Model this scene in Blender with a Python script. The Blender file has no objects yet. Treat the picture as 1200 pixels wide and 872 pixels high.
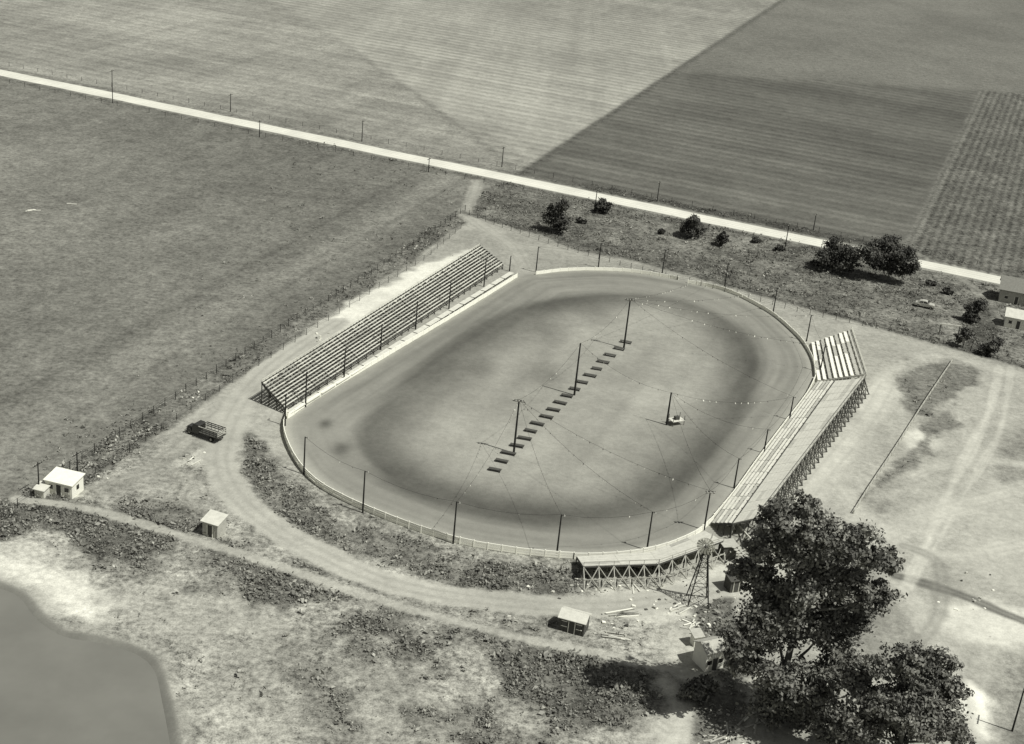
import bpy, math, random
import numpy as np
from mathutils import Vector, Matrix
random.seed(7); rng=np.random.default_rng(11)
scene=bpy.context.scene
# ------------------------------------------------------------------ camera geometry
H=110.0; F=1650.0; TH=math.radians(23.5); RO=math.radians(5.7)
cT,sT=math.cos(TH),math.sin(TH); cR,sR=math.cos(RO),math.sin(RO)
def ray(u,v):
    x,y=u-600.0,v-436.0
    a=x*cR+y*sR; b=-x*sR+y*cR
    return a, F*cT-b*sT, b*cT+F*sT      # right, forward, down
def G(u,v,z=0.0):
    a,f,d=ray(u,v); k=(H-z)/d
    return (a*k,f*k)
def P(u,v,z=0.0):
    x,y=G(u,v,z); return Vector((x,y,z))
def hgt(base,top):
    x,y=G(*base); a,f,d=ray(*top)
    return H-y*d/f
def inplane(u,v,Y):
    a,f,d=ray(u,v); k=Y/f
    return Vector((a*k,Y,H-d*k))
def GL(l): return np.array([G(*p) for p in l])
cam=bpy.data.cameras.new("camera"); co=bpy.data.objects.new("camera",cam); scene.collection.objects.link(co)
R0=Vector((1,0,0)); D0=Vector((0,-sT,-cT)); F0=Vector((0,cT,-sT))
rt=R0*cR-D0*sR; dn=R0*sR+D0*cR; up=-dn; bk=-F0
M=Matrix(((rt.x,up.x,bk.x,0),(rt.y,up.y,bk.y,0),(rt.z,up.z,bk.z,H),(0,0,0,1)))
co.matrix_world=M
cam.sensor_width=36; cam.lens=F/1200*36; cam.clip_end=20000; cam.clip_start=1
scene.camera=co
scene.view_settings.view_transform='Standard'; scene.view_settings.look='None'; scene.view_settings.exposure=0
# ------------------------------------------------------------------ light
EL=math.radians(58); AZ=math.radians(115)   # azimuth from +Y towards +X
w=bpy.data.worlds.new("World"); scene.world=w; w.use_nodes=True
nt=w.node_tree; nt.nodes.clear()
sky=nt.nodes.new('ShaderNodeTexSky'); sky.sky_type='NISHITA'; sky.sun_disc=False
sky.sun_elevation=EL; sky.sun_rotation=AZ
bw=nt.nodes.new('ShaderNodeRGBToBW'); bg=nt.nodes.new('ShaderNodeBackground'); bg.inputs[1].default_value=0.09
wo=nt.nodes.new('ShaderNodeOutputWorld')
nt.links.new(sky.outputs[0],bw.inputs[0]); nt.links.new(bw.outputs[0],bg.inputs[0]); nt.links.new(bg.outputs[0],wo.inputs[0])
sl=bpy.data.lights.new("sun","SUN"); sl.energy=4.8; sl.angle=math.radians(0.5); sl.color=(1,0.985,0.94)
so=bpy.data.objects.new("sun",sl); scene.collection.objects.link(so)
tosun=Vector((math.sin(AZ)*math.cos(EL),math.cos(AZ)*math.cos(EL),math.sin(EL)))
so.rotation_euler=tosun.to_track_quat('Z','Y').to_euler(); so.location=(0,200,300)
# ------------------------------------------------------------------ helpers
TINT=(1.0,1.0,0.87)
def lin(s):
    s=np.asarray(s,dtype=float)/255.0
    return np.where(s<0.04,s/12.92,((s+0.055)/1.055)**2.4)/1.15
def L1(s): return float(lin(s))
T=rng.random((256,256))
def vn(x,y):
    xi=np.floor(x).astype(int); yi=np.floor(y).astype(int); fx=x-xi; fy=y-yi
    fx=fx*fx*(3-2*fx); fy=fy*fy*(3-2*fy)
    a=T[xi&255,yi&255];b=T[(xi+1)&255,yi&255];c=T[xi&255,(yi+1)&255];d=T[(xi+1)&255,(yi+1)&255]
    return (a*(1-fx)+b*fx)*(1-fy)+(c*(1-fx)+d*fx)*fy
def fbm(x,y,s,o=4,seed=0):
    x=x/s+seed*17.3; y=y/s+seed*31.7; r=0;am=1;t=0
    for i in range(o):
        r=r+am*vn(x,y); t+=am; am*=0.55; x,y=x*1.93+5.1+y*0.3,y*1.93+9.7-x*0.3
    return r/t
def sst(a,b,x):
    t=np.clip((x-a)/(b-a),0,1); return t*t*(3-2*t)
def smooth(pts,closed=True,n=6):
    pts=np.asarray(pts); N=len(pts); out=[]
    rngi=range(N) if closed else range(N-1)
    for i in rngi:
        if closed: p0,p1,p2,p3=pts[i-1],pts[i],pts[(i+1)%N],pts[(i+2)%N]
        else: p0,p1,p2,p3=pts[max(i-1,0)],pts[i],pts[i+1],pts[min(i+2,N-1)]
        for k in range(n):
            t=k/n
            out.append(0.5*((2*p1)+(-p0+p2)*t+(2*p0-5*p1+4*p2-p3)*t*t+(-p0+3*p1-3*p2+p3)*t**3))
    if not closed: out.append(pts[-1])
    return np.array(out)
def pdist(X,Y,pts,closed,mx):
    res=np.full(X.shape,mx,dtype=float)
    lo=pts.min(0)-mx; hi=pts.max(0)+mx
    m=(X>lo[0])&(X<hi[0])&(Y>lo[1])&(Y<hi[1])
    if not m.any(): return res
    x=X[m];y=Y[m]; d2=np.full(x.shape,1e12); ins=np.zeros(x.shape,bool)
    N=len(pts)
    for i in range(N if closed else N-1):
        ax,ay=pts[i]; bx,by=pts[(i+1)%N]
        ex,ey=bx-ax,by-ay; L=ex*ex+ey*ey
        if L<1e-12: continue
        t=np.clip(((x-ax)*ex+(y-ay)*ey)/L,0,1)
        dx=x-ax-t*ex; dy=y-ay-t*ey
        d2=np.minimum(d2,dx*dx+dy*dy)
        if closed and ay!=by:
            c=((ay>y)!=(by>y))&(x<(bx-ax)*(y-ay)/(by-ay)+ax); ins^=c
    d=np.sqrt(d2)
    if closed: d=np.where(ins,-d,d)
    res[m]=np.minimum(d,mx); return res
def sline(X,Y,p,q):
    ex,ey=q[0]-p[0],q[1]-p[1]; L=math.hypot(ex,ey)
    return (ex*(Y-p[1])-ey*(X-p[0]))/L
# ------------------------------------------------------------------ surveyed outlines
HW0,HW1=G(0,85),G(1170,328)
SEC0,SEC1=G(95,541),G(915,0)
OUT_PX=[(603,323),(630,319),(665,317),(700,316),(740,318),(780,324),(820,332),(853,342),(882,355),(906,369),(926,386),(941,402),(952,422),(954,440),
 (945,462),(920,495),(890,535),(860,577),(838,605),(815,626),(780,641),(740,650),(690,654),(640,651),(590,645),(540,636),(490,621),(440,602),(400,584),(370,566),(350,546),(337,522),(332,502),(338,487),(380,457),(470,403),(550,355)]
OUT=smooth(GL(OUT_PX),True,4)
INR=smooth(GL([(432,512),(470,462),(535,405),(600,368),(680,350),(765,350),(832,368),(872,398),(880,436),(858,490),(812,548),(755,592),(690,607),(610,606),(530,588),(465,562)]),True,5)
POND=smooth(GL([(-60,670),(0,684),(28,697),(48,722),(78,741),(122,749),(163,762),(186,782),(196,820),(207,880),(215,960),(60,1050),(-200,960),(-200,760)]),True,5)
LOOP=smooth(GL([(395,378),(345,410),(305,442),(280,475),(265,508),(259,540),(268,568),(292,597),(332,626),(384,653),(445,679),(515,696),(590,706),(660,711),(735,709),(790,700),(850,688)]),False,4)
PATHL=smooth(GL([(20,585),(90,594),(160,612),(300,655),(450,705),(600,745),(720,770),(800,788),(840,800)]),False,4)
SAND=[
 ([(352,396),(395,362),(470,322),(530,298),(556,292),(548,305),(440,368),(385,400)],216,.1,1.2,3,.95),
 ([(-60,640),(30,626),(75,642),(118,678),(145,703),(125,718),(70,722),(20,695),(-60,688)],190,.4,2.5,7,.8),
 ([(-60,655),(30,650),(80,668),(125,705),(70,712),(20,688),(-60,680)],222,.2,2,7,.75),
 ([(200,548),(218,535),(262,520),(255,535),(228,548)],204,.1,.8,2,.7),
 ([(1130,795),(1160,812),(1185,835),(1170,865),(1135,850),(1120,815)],236,.05,1,3,.95),
 ([(1060,505),(1085,505),(1100,520),(1080,530),(1058,520)],214,.1,1.5,2,.85),
 ([(1090,720),(1140,700),(1200,712),(1260,740),(1180,760),(1110,745)],208,.1,2,3,.8),
 ([(700,695),(760,690),(820,668),(860,660),(885,680),(850,712),(790,725),(720,722)],200,.1,1,3,.8),
 ([(760,745),(830,735),(850,770),(800,850),(760,880),(735,872),(780,800)],184,.2,1.5,4,.7),
 ([(150,560),(215,545),(238,570),(232,600),(170,590)],158,.4,2,4,.6),
 ([(120,690),(180,680),(300,700),(330,740),(250,745),(170,735)],166,.4,2.5,6,.7),
 ([(260,750),(400,770),(520,790),(530,860),(400,885),(270,872),(215,820)],150,.5,3,7,.5),
 ([(1140,610),(1200,560),(1300,560),(1300,680),(1160,680)],184,.1,4,5,.6),
 ([(960,520),(1010,470),(1045,440),(1050,470),(1000,540),(950,590)],182,.1,3,3,.6),
]
DARK=[
 ([(1052,425),(1095,420),(1135,428),(1150,440),(1110,470),(1080,485),(1055,470)],106,.7,1.2,3,.85),
 ([(1120,470),(1108,500),(1060,560),(1030,600),(1000,600),(1050,540)],112,.7,1.2,4,.8),
 ([(1180,515),(1260,520),(1260,600),(1185,590)],124,.5,2,4,.7),
 ([(285,520),(300,512),(318,540),(345,575),(400,610),(470,632),(560,655),(660,667),(672,690),(640,697),(520,682),(420,652),(340,615),(295,575)],106,1,1.0,2.2,.92),
 ([(0,600),(60,583),(160,600),(215,630),(130,655),(60,628),(-60,640)],100,1,1.5,5,.85),
 ([(60,600),(200,632),(330,672),(520,735),(700,775),(790,800),(740,830),(560,770),(400,730),(250,690),(110,650)],112,1,2.5,8,.66),
 ([(590,770),(680,775),(760,800),(770,855),(700,862),(640,825),(590,800)],92,1,2.0,6,.85),
 ([(400,740),(470,748),(520,775),(470,790),(410,770)],104,1,2,5,.65),
 ([(340,755),(400,790),(420,850),(370,860),(330,810)],112,1,2,5,.5),
 ([(500,830),(580,840),(640,872),(600,900),(480,890)],112,1,2,5,.5),
 ([(250,640),(300,655),(420,700),(380,715),(280,690)],106,1,1,4,.7),
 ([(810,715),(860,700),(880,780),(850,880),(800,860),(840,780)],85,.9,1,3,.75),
 ([(120,565),(150,575),(215,600),(230,625),(150,605)],112,1,2,4,.7),
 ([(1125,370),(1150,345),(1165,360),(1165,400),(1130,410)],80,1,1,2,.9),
 ([(1160,780),(1250,770),(1250,900),(1190,900)],118,.6,2,3,.7),
 ([(960,680),(1060,690),(1100,760),(1140,800),(1000,780)],132,.5,3,5,.5),
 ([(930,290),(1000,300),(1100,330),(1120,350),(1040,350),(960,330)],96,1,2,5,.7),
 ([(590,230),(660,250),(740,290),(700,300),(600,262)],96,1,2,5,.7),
]
SAND=[(smooth(GL(p),True,3),)+tuple(r) for p,*r in SAND]
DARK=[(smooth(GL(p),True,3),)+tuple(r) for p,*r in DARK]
TRACKS_AND_SHADOW=[
 ([(1050,675),(1120,695),(1200,728),(1300,760)],108,1.1,.8),  # dark shadow line across the lot, painted into the ground tone
 ([(1000,610),(1060,560),(1130,540),(1200,545),(1260,560)],188,1.5,.6),
 ([(1170,430),(1160,480),(1120,560),(1085,640),(1060,690)],202,.9,.7),
 ([(1185,430),(1176,490),(1165,520),(1130,580),(1085,660)],196,.6,.7),
 ([(1010,480),(1040,440),(1100,420),(1200,440)],190,2.0,.6),
 ([(930,600),(960,560),(1010,500),(1040,450)],190,2.4,.7),
 ([(975,560),(1010,600),(1060,640),(1130,650),(1230,630)],190,1.6,.6),
 ([(870,690),(930,660),(1010,640),(1100,600),(1250,560)],190,2.6,.6),
 ([(1055,690),(1090,740),(1120,800),(1130,880)],190,2.2,.6),
 ([(1060,640),(1100,660),(1100,720),(1070,760)],132,1.2,.35),
 ([(560,212),(552,236),(548,256),(600,285),(650,292),(720,305)],164,1.8,.8),
 ([(548,250),(575,270),(600,290),(616,318)],168,2.2,.7),
 ([(1060,290),(1100,310),(1150,345),(1170,380)],150,1.2,.5),
 ([(290,460),(240,500),(190,540),(120,575)],158,2.2,.7),
 ([(780,800),(800,840),(770,900)],200,1.6,.7),
]
TRACKS_AND_SHADOW=[(smooth(GL(p),False,4),)+tuple(r) for p,*r in TRACKS_AND_SHADOW]
FENCE_S=smooth(GL([(550,252),(620,278),(730,312),(830,337),(900,356),(950,369),(1040,388),(1130,410),(1200,431),(1300,462)]),False,3)
def fields(X,Y):
    nA=fbm(X,Y,60,4,1)-.5; nB=fbm(X,Y,12,4,2)-.5; nC=fbm(X,Y,3,3,3)-.5
    nW=(fbm(X,Y,7,4,5)-.5)*2; nD=fbm(X,Y,1.3,2,8)-.5; nE=fbm(X,Y,4.5,4,50)-.5
    hw=sline(X,Y,HW0,HW1); sec=-sline(X,Y,SEC0,SEC1)
    tone=112+nA*26+nB*16+nC*8; weed=np.full(X.shape,.35); row1=np.zeros(X.shape); row2=np.zeros(X.shape)
    def mix(v,m,wd=None):
        nonlocal tone,weed
        tone=tone*(1-m)+v*m
        if wd is not None: weed=weed*(1-m)+wd*m
    left=sst(1.0,-1.0,sec+nW*.6); far=sst(-1,1,hw)
    al=(X-SEC0[0])*(SEC1[0]-SEC0[0])+(Y-SEC0[1])*(SEC1[1]-SEC0[1]); al=al/math.hypot(SEC1[0]-SEC0[0],SEC1[1]-SEC0[1])
    st=fbm(sec,al/14,5,3,9)-.5
    past=113+nA*30+nB*16+nC*16+nD*14+st*16+sst(-22,-14,sec)*sst(-6,-13,sec)*14-10*np.exp(-((sec+11)/.7)**2)-8*np.exp(-((sec+24)/.8)**2)
    mix(past,left*(1-far),.55)
    hal=fbm(hw,(X)/25,5,4,12)-.5; hal2=fbm(sec,al/30,4,3,18)-.5
    fa=136+nA*48+nB*24+nC*16+hal*34+hal2*18+(fbm(X,Y,140,2,14)-.5)*26
    mix(fa,left*far,.45); row1=row1+left*far*.5
    d1=sline(X,Y,G(590,188),G(392,34))+np.clip((Y-420)/300,0,1)**2*-22+nW*2
    mB=sst(2.5,-2.5,d1)*left*far
    fb=151+nA*34+nB*18+nC*10+(fbm(hw,al/20,3,3,15)-.5)*28+(fbm(hw*.3+sec,al/30,6,3,19)-.5)*20
    mix(fb,mB*sst(900,480,Y+nA*160),.2); row1=np.clip(row1+mB*.9,0,1)
    mix(112+nC*30,np.exp(-(d1/1.8)**2)*left*far*sst(700,380,Y)*.6,.6)
    mix(120+nC*20,np.exp(-((d1+14)/1.2)**2)*left*far*sst(600,400,Y)*.35,.3)
    mix(104+nC*40,np.exp(-((d1+5+nW*3)/4)**2)*left*far*sst(470,370,Y)*.6,.9)
    fc=96+nA*30+nB*16+nC*9+(fbm(hw,al/20,4,4,16)-.5)*26+sst(350,800,Y)*10
    right=1-left
    mix(fc,right*far,.25); row1=row1+right*far*.9
    d2=sline(X,Y,G(1065,278),G(1150,105))
    d3=sline(X,Y,G(1040,100),G(1250,112))
    mD=sst(1.2,-1.2,d2+nW)*sst(1.5,-1.5,d3+nW*3)*right*far
    mix(97+nB*24+nC*30+nD*10,mD,1.0); row1=row1*(1-mD); row2=row2+mD
    mE=sst(-4,6,d3+nW*8)*right*far
    mix(112+nA*26+nB*14,mE,.4); row1=row1*(1-mE*.8)
    mix(124+nA*20,np.exp(-((d2+1)/1.2)**2)*right*far*(1-mE)*.5,.3)
    mix(88+nC*26,np.exp(-((sec-1)/1.6)**2)*far*.65,.8)
    rn=right*(1-far)
    mix(112+nA*36+nB*36+nE*56,rn,1.0)
    fs=sline(X,Y,G(550,252),G(1200,431))
    lot=rn*sst(.8,-.8,fs+nW*.3)
    mix(158+nA*36+nB*30+nC*14+nD*8,lot,.25)
    scr=sst(G(600,600)[1]+4,G(600,640)[1],Y+0.28*X+nW*4)*sst(30,16,X-0.35*(Y-150)+nW*3)
    scr2=lot*scr
    mix(136+nA*36+nB*48+nE*72,scr2,1.0)
    hdist=np.abs(hw)
    mix(98+nE*60+nB*20,sst(8.5+nW*1.5,5.5,hdist)*.75,.9)
    mix(76+nE*50,sst(1.5,-1,np.abs(hw-8)-3+nW*2)*sst(10,30,sec)*sst(130,80,sec)*.9,1)
    mix(160+nC*30,sst(1.2,.2,np.abs(hdist-4))*.6,.2)
    mix(98+nE*60+nB*28,sst(3.9,2.2,np.abs(sec-2.2)+nW*1.6)*(1-far)*.85,1)
    for pts,t,wd,sf,wp,stg in SAND:
        d=pdist(X,Y,pts,True,25); mix(t+nB*30+nC*24,sst(sf,-sf,d+nW*wp*.6+nC*wp*.9+nE*wp*.8)*stg,wd)
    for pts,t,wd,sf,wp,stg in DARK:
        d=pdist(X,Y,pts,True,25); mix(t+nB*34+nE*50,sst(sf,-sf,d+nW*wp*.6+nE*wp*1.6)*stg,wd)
    d=pdist(X,Y,PATHL,False,20); mix(172+nC*20,sst(1.3,.6,d+nW*.5)*.85,.1)
    mix(100+nE*50,np.exp(-((d-2.2)/.8)**2)*.6*sst(.3,.6,fbm(X,Y,9,2,61)),1)
    for pts,t,hwid,stg in TRACKS_AND_SHADOW:
        d=pdist(X,Y,pts,False,20)
        mix(t+nC*16,sst(hwid*1.4,hwid*.5,d+nW*.7)*np.clip(stg*(.85+nB),0,1),.1)
        mix(t-34+nC*16,np.exp(-((d-hwid*.55)/.3)**2)*stg*.5,.1)
    d=pdist(X,Y,LOOP,False,25)
    mix(172+nB*26+nC*14,sst(3.4,2.2,d+nW*.7+nC)*.95,.08)
    mix(152+nC*16,np.exp(-((np.abs(d-.9)/.35)**2))*.6*sst(4,2,d),.05)
    mix(84+nE*50,np.exp(-((fs-.8)/1.4)**2)*right*(1-far)*sst(150,160,Y)*.8,1)
    do=pdist(X,Y,OUT,True,40); di=pdist(X,Y,INR,True,60)
    ins=sst(.5,-.3,do)
    ring=fbm(do*1.0,al/30+hw/30,1.6,3,20)-.5; ring2=fbm(do,al/18+hw/40,.9,2,24)-.5
    tr=137+nA*24+ring*22+ring2*14+nC*4+nD*3+nB*12
    tr=tr+sst(-3.0,-.6,do)*16-sst(1.4,.4,np.abs(do+4))*5
    mix(tr,ins,.0)
    infld=148+nA*34+nB*28+nC*10+nD*4+hal2*16
    ii=sst(1,-1,di+nW*.3)
    mix(infld,ii*ins,.1)
    dk=np.exp(-((np.where(di<0,di/7.0,di/2.6))**2))
    mix(80+nA*18+nB*20+ring*18+nC*8,dk*ins*(.6+.65*(fbm(X,Y,26,2,33)-.2)).clip(0,.93),.08)
    for (u,v,r) in [(381,497,1.2),(401,526,1.6),(560,430,3),(640,440,4.5),(700,368,4.5),(640,386,4.5)]:
        cx,cy=G(u,v); mix(76+nC*20,np.exp(-(((X-cx)/r)**2+((Y-cy)/(r*1.6))**2))*.7*ins*(.5 if r>2 else 1),.15)
    dp=pdist(X,Y,POND,True,20)
    mix(150+nC*40,sst(3.5,1.0,dp+nW*1.5)*.55,.2)
    mix(100+nC*20,sst(1.0,.1,dp+nW*.5)*.65,.2)
    weed=weed*(1-sst(1,0,dp))
    return np.clip(tone,44,240),np.clip(weed,0,1),np.clip(row1,0,1),np.clip(row2,0,1),dp,do,hw
# ------------------------------------------------------------------ nodes helpers
class NT:
    def __init__(s,mat): s.t=mat.node_tree; s.t.nodes.clear()
    def n(s,ty,**k):
        nd=s.t.nodes.new(ty)
        for a,b in k.items(): setattr(nd,a,b)
        return nd
    def l(s,a,b): s.t.links.new(a,b)
    def math(s,op,a,b=None,c=None):
        nd=s.n('ShaderNodeMath',operation=op)
        for i,v in enumerate((a,b,c)):
            if v is None: continue
            if isinstance(v,(int,float)): nd.inputs[i].default_value=v
            else: s.l(v,nd.inputs[i])
        return nd.outputs[0]
    def noise(s,scale,detail=3,rough=.55,vec=None):
        nd=s.n('ShaderNodeTexNoise'); nd.inputs['Scale'].default_value=scale; nd.inputs['Detail'].default_value=detail; nd.inputs['Roughness'].default_value=rough
        if vec is not None: s.l(vec,nd.inputs['Vector'])
        return nd.outputs['Fac']
    def tint(s,val):
        cb=s.n('ShaderNodeCombineColor')
        for i in range(3): s.l(s.math('MULTIPLY',val,TINT[i]),cb.inputs[i])
        return cb.outputs[0]
    def out(s,col,rough=.9,bump=None,spec=.15,bstr=.5,bdist=.1):
        b=s.n('ShaderNodeBsdfPrincipled'); s.l(col,b.inputs['Base Color']); b.inputs['Roughness'].default_value=rough
        b.inputs['Specular IOR Level'].default_value=spec
        if bump is not None:
            bp=s.n('ShaderNodeBump'); bp.inputs['Strength'].default_value=bstr; bp.inputs['Distance'].default_value=bdist
            s.l(bump,bp.inputs['Height']); s.l(bp.outputs[0],b.inputs['Normal'])
        o=s.n('ShaderNodeOutputMaterial'); s.l(b.outputs[0],o.inputs[0]); return b
def mat(name,tone,var=.35,scale=2.0,rough=.85,spec=.2):
    m=bpy.data.materials.new(name); m.use_nodes=True; t=NT(m)
    g=t.n('ShaderNodeNewGeometry').outputs['Position']
    a=t.noise(scale,4,.6,g); b=t.noise(scale*7,2,.6,g)
    f=t.math('ADD',t.math('MULTIPLY',a,var*1.4),t.math('MULTIPLY',b,var*.6))
    f=t.math('ADD',f,1-var)
    t.out(t.tint(t.math('MULTIPLY',f,L1(tone))),rough,b,spec,.3,.02)
    return m
def leafmat(name,tone):
    m=bpy.data.materials.new(name); m.use_nodes=True; t=NT(m)
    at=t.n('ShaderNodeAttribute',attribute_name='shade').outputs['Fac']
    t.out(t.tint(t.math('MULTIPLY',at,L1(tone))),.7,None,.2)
    return m
W_WHITE=mat('whitewash_boards',236,.25,1.5); W_GREY=mat('weathered_wood',176,.5,1.5); W_DARK=mat('old_dark_wood',80,.5,2)
W_PALE=mat('bleached_planks',208,.4,1.2); POLE=mat('creosote_pole',46,.4,3); METAL=mat('galvanised_metal',140,.3,3,.5,.5)
SHING=mat('shingle_roof',128,.5,3); PAINTD=mat('dark_vehicle_paint',52,.3,4,.35,.5); PAINTL=mat('light_vehicle_paint',180,.15,4,.35,.5)
GLASS=mat('window_glass',40,.1,2,.15,.6); RUBBER=mat('rubber_tyre',35,.2,3); BARK=mat('tree_bark',88,.6,2); STONE=mat('rubble',176,.5,2)
DECK=mat('deck_boards',196,.35,.6); FENCEW=mat('fresh_whitewash',250,.12,.8)
LEAF=leafmat('foliage_leaves',104); LEAFD=leafmat('hedge_leaves',76); WEEDM=leafmat('weed_leaves',128)
MATS=[W_WHITE,W_GREY,W_DARK,W_PALE,POLE,METAL,SHING,PAINTD,PAINTL,GLASS,RUBBER,BARK,STONE,DECK,FENCEW]
MI={m.name:i for i,m in enumerate(MATS)}
def link(o): scene.collection.objects.link(o); return o
class B:
    def __init__(s): s.v=[];s.f=[];s.m=[]
    def poly(s,pts,m): 
        i=len(s.v); s.v+= [tuple(p) for p in pts]; s.f.append(tuple(range(i,i+len(pts)))); s.m.append(MI[m.name])
    def hexa(s,c,m):
        i=len(s.v); s.v+=[tuple(p) for p in c]
        for f in ((0,3,2,1),(4,5,6,7),(0,1,5,4),(1,2,6,5),(2,3,7,6),(3,0,4,7)): s.f.append(tuple(i+k for k in f)); s.m.append(MI[m.name])
    def beam(s,p,q,wd,ht,m,w2=None):
        p=Vector(p);q=Vector(q); d=(q-p)
        if d.length<1e-6: return
        d.normalize(); z=Vector((0,0,1))
        sd=d.cross(z)
        if sd.length<.05: sd=Vector((1,0,0))
        sd.normalize(); u=sd.cross(d)
        a=sd*wd/2; b=u*ht/2; k=1 if w2 is None else w2/wd
        s.hexa([p-a-b,p+a-b,p+a+b,p-a+b,q-a*k-b*k,q+a*k-b*k,q+a*k+b*k,q-a*k+b*k],m)
    def box(s,c,sx,sy,sz,m,rot=0):
        c=Vector(c); r=Matrix.Rotation(rot,3,'Z'); pts=[]
        for z in (0,sz):
            for x,y in ((-1,-1),(1,-1),(1,1),(-1,1)): pts.append(c+r@Vector((x*sx/2,y*sy/2,z)))
        s.hexa(pts,m)
    def cyl(s,p,q,r1,r2,m,n=8):
        p=Vector(p);q=Vector(q); d=(q-p).normalized(); a=d.orthogonal().normalized(); b=d.cross(a); i=len(s.v)
        for k in range(n):
            t=2*math.pi*k/n; e=a*math.cos(t)+b*math.sin(t); s.v.append(tuple(p+e*r1)); s.v.append(tuple(q+e*r2))
        for k in range(n):
            j=(k+1)%n; s.f.append((i+2*k,i+2*j,i+2*j+1,i+2*k+1)); s.m.append(MI[m.name])
        s.f.append(tuple(i+2*k+1 for k in range(n))); s.m.append(MI[m.name])
        s.f.append(tuple(i+2*k for k in reversed(range(n)))); s.m.append(MI[m.name])
    def make(s,name,origin=None):
        me=bpy.data.meshes.new(name); 
        o=Vector(origin) if origin is not None else Vector((0,0,0))
        me.from_pydata([tuple(Vector(v)-o) for v in s.v],[],s.f)
        for m in MATS: me.materials.append(m)
        me.polygons.foreach_set('material_index',s.m); me.update()
        ob=bpy.data.objects.new(name,me); ob.location=o; return link(ob)
def quadmesh(name,V,attrs,mt):
    n=len(V); q=n//4; me=bpy.data.meshes.new(name)
    me.vertices.add(n); me.vertices.foreach_set('co',np.asarray(V,dtype=np.float32).ravel())
    me.loops.add(n); me.loops.foreach_set('vertex_index',np.arange(n,dtype=np.int32))
    me.polygons.add(q); me.polygons.foreach_set('loop_start',np.arange(0,n,4,dtype=np.int32))
    for k,v in attrs.items():
        a=me.attributes.new(k,'FLOAT','POINT'); a.data.foreach_set('value',np.asarray(v,dtype=np.float32))
    me.materials.append(mt); me.update(calc_edges=True)
    return link(bpy.data.objects.new(name,me))
def leaves(C,size,nb=None,asp=.6):
    n=len(C); nr=rng.normal(size=(n,3)); 
    if nb is not None: nr=nr*.8+nb
    nr/=np.linalg.norm(nr,axis=1)[:,None]+1e-9
    t=np.cross(nr,rng.normal(size=(n,3))); t/=np.linalg.norm(t,axis=1)[:,None]+1e-9
    b=np.cross(nr,t); s=(size*(.6+.8*rng.random(n)))[:,None]
    V=np.stack([C-t*s,C-b*s*asp,C+t*s,C+b*s*asp],1)
    return V.reshape(-1,3)
# ------------------------------------------------------------------ ground sheet
def graded(lo,hi,step,far_lo,far_hi,g):
    c=list(np.arange(lo,hi,step)); s=step; x=c[-1]
    while x<far_hi: s*=g; x+=s; c.append(x)
    s=step; x=c[0]; pre=[]
    while x>far_lo: s*=g; x-=s; pre.append(x)
    return np.array(pre[::-1]+c)
xs=graded(-105,130,.38,-7000,7000,1.018); ys=graded(138,335,.38,-3000,9000,1.012)
XX,YY=np.meshgrid(xs,ys); nx,ny=len(xs),len(ys); X=XX.ravel();Y=YY.ravel()
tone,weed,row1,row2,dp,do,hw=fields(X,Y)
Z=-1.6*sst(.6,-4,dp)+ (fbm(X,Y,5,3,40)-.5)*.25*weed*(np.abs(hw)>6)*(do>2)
me=bpy.data.meshes.new('ground'); n=nx*ny
me.vertices.add(n); me.vertices.foreach_set('co',np.stack([X,Y,Z],1).astype(np.float32).ravel())
ii=np.arange(n).reshape(ny,nx); q=np.stack([ii[:-1,:-1],ii[:-1,1:],ii[1:,1:],ii[1:,:-1]],-1).reshape(-1,4)
me.loops.add(q.size); me.loops.foreach_set('vertex_index',q.astype(np.int32).ravel())
me.polygons.add(len(q)); me.polygons.foreach_set('loop_start',np.arange(0,q.size,4,dtype=np.int32))
for k,v in (('tone',lin(tone)),('weed',weed),('row1',row1),('row2',row2)):
    a=me.attributes.new(k,'FLOAT','POINT'); a.data.foreach_set('value',v.astype(np.float32))
me.update(calc_edges=True)
gm=bpy.data.materials.new('ground_soil_and_grass'); gm.use_nodes=True; t=NT(gm)
A=lambda k:t.n('ShaderNodeAttribute',attribute_name=k).outputs['Fac']
pos=t.n('ShaderNodeNewGeometry').outputs['Position']
def dotw(v,off=0):
    nd=t.n('ShaderNodeVectorMath',operation='DOT_PRODUCT'); t.l(pos,nd.inputs[0]); nd.inputs[1].default_value=(v[0],v[1],0); return nd.outputs['Value']
n1=t.noise(1.1,4,.65,pos); n2=t.noise(.35,3,.6,pos); n3=t.noise(4.5,2,.6,pos)
wd=A('weed')
c=t.math('SUBTRACT',n1,.5); c2=t.math('SUBTRACT',n2,.5); c3=t.math('SUBTRACT',n3,.5)
f=t.math('ADD',1.0,t.math('MULTIPLY',c,t.math('MULTIPLY_ADD',wd,3.0,.22)))
f=t.math('ADD',f,t.math('MULTIPLY',c2,t.math('MULTIPLY_ADD',wd,1.4,.25)))
f=t.math('ADD',f,t.math('MULTIPLY',c3,t.math('MULTIPLY_ADD',wd,1.5,.3)))
hx,hy=HW1[0]-HW0[0],HW1[1]-HW0[1]; hl=math.hypot(hx,hy); hn=(-hy/hl,hx/hl)
p0=G(1065,278);p1=G(1150,105); dx,dy=p1[0]-p0[0],p1[1]-p0[1]; dl=math.hypot(dx,dy); dnn=(-dy/dl,dx/dl)
w1=t.math('SINE',t.math('ADD',t.math('MULTIPLY',dotw(hn),2*math.pi/5.5),t.math('MULTIPLY',n2,4.0)))
w2=t.math('SINE',t.math('ADD',t.math('MULTIPLY',dotw(dnn),2*math.pi/2.4),t.math('MULTIPLY',n2,2.5)))
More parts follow.
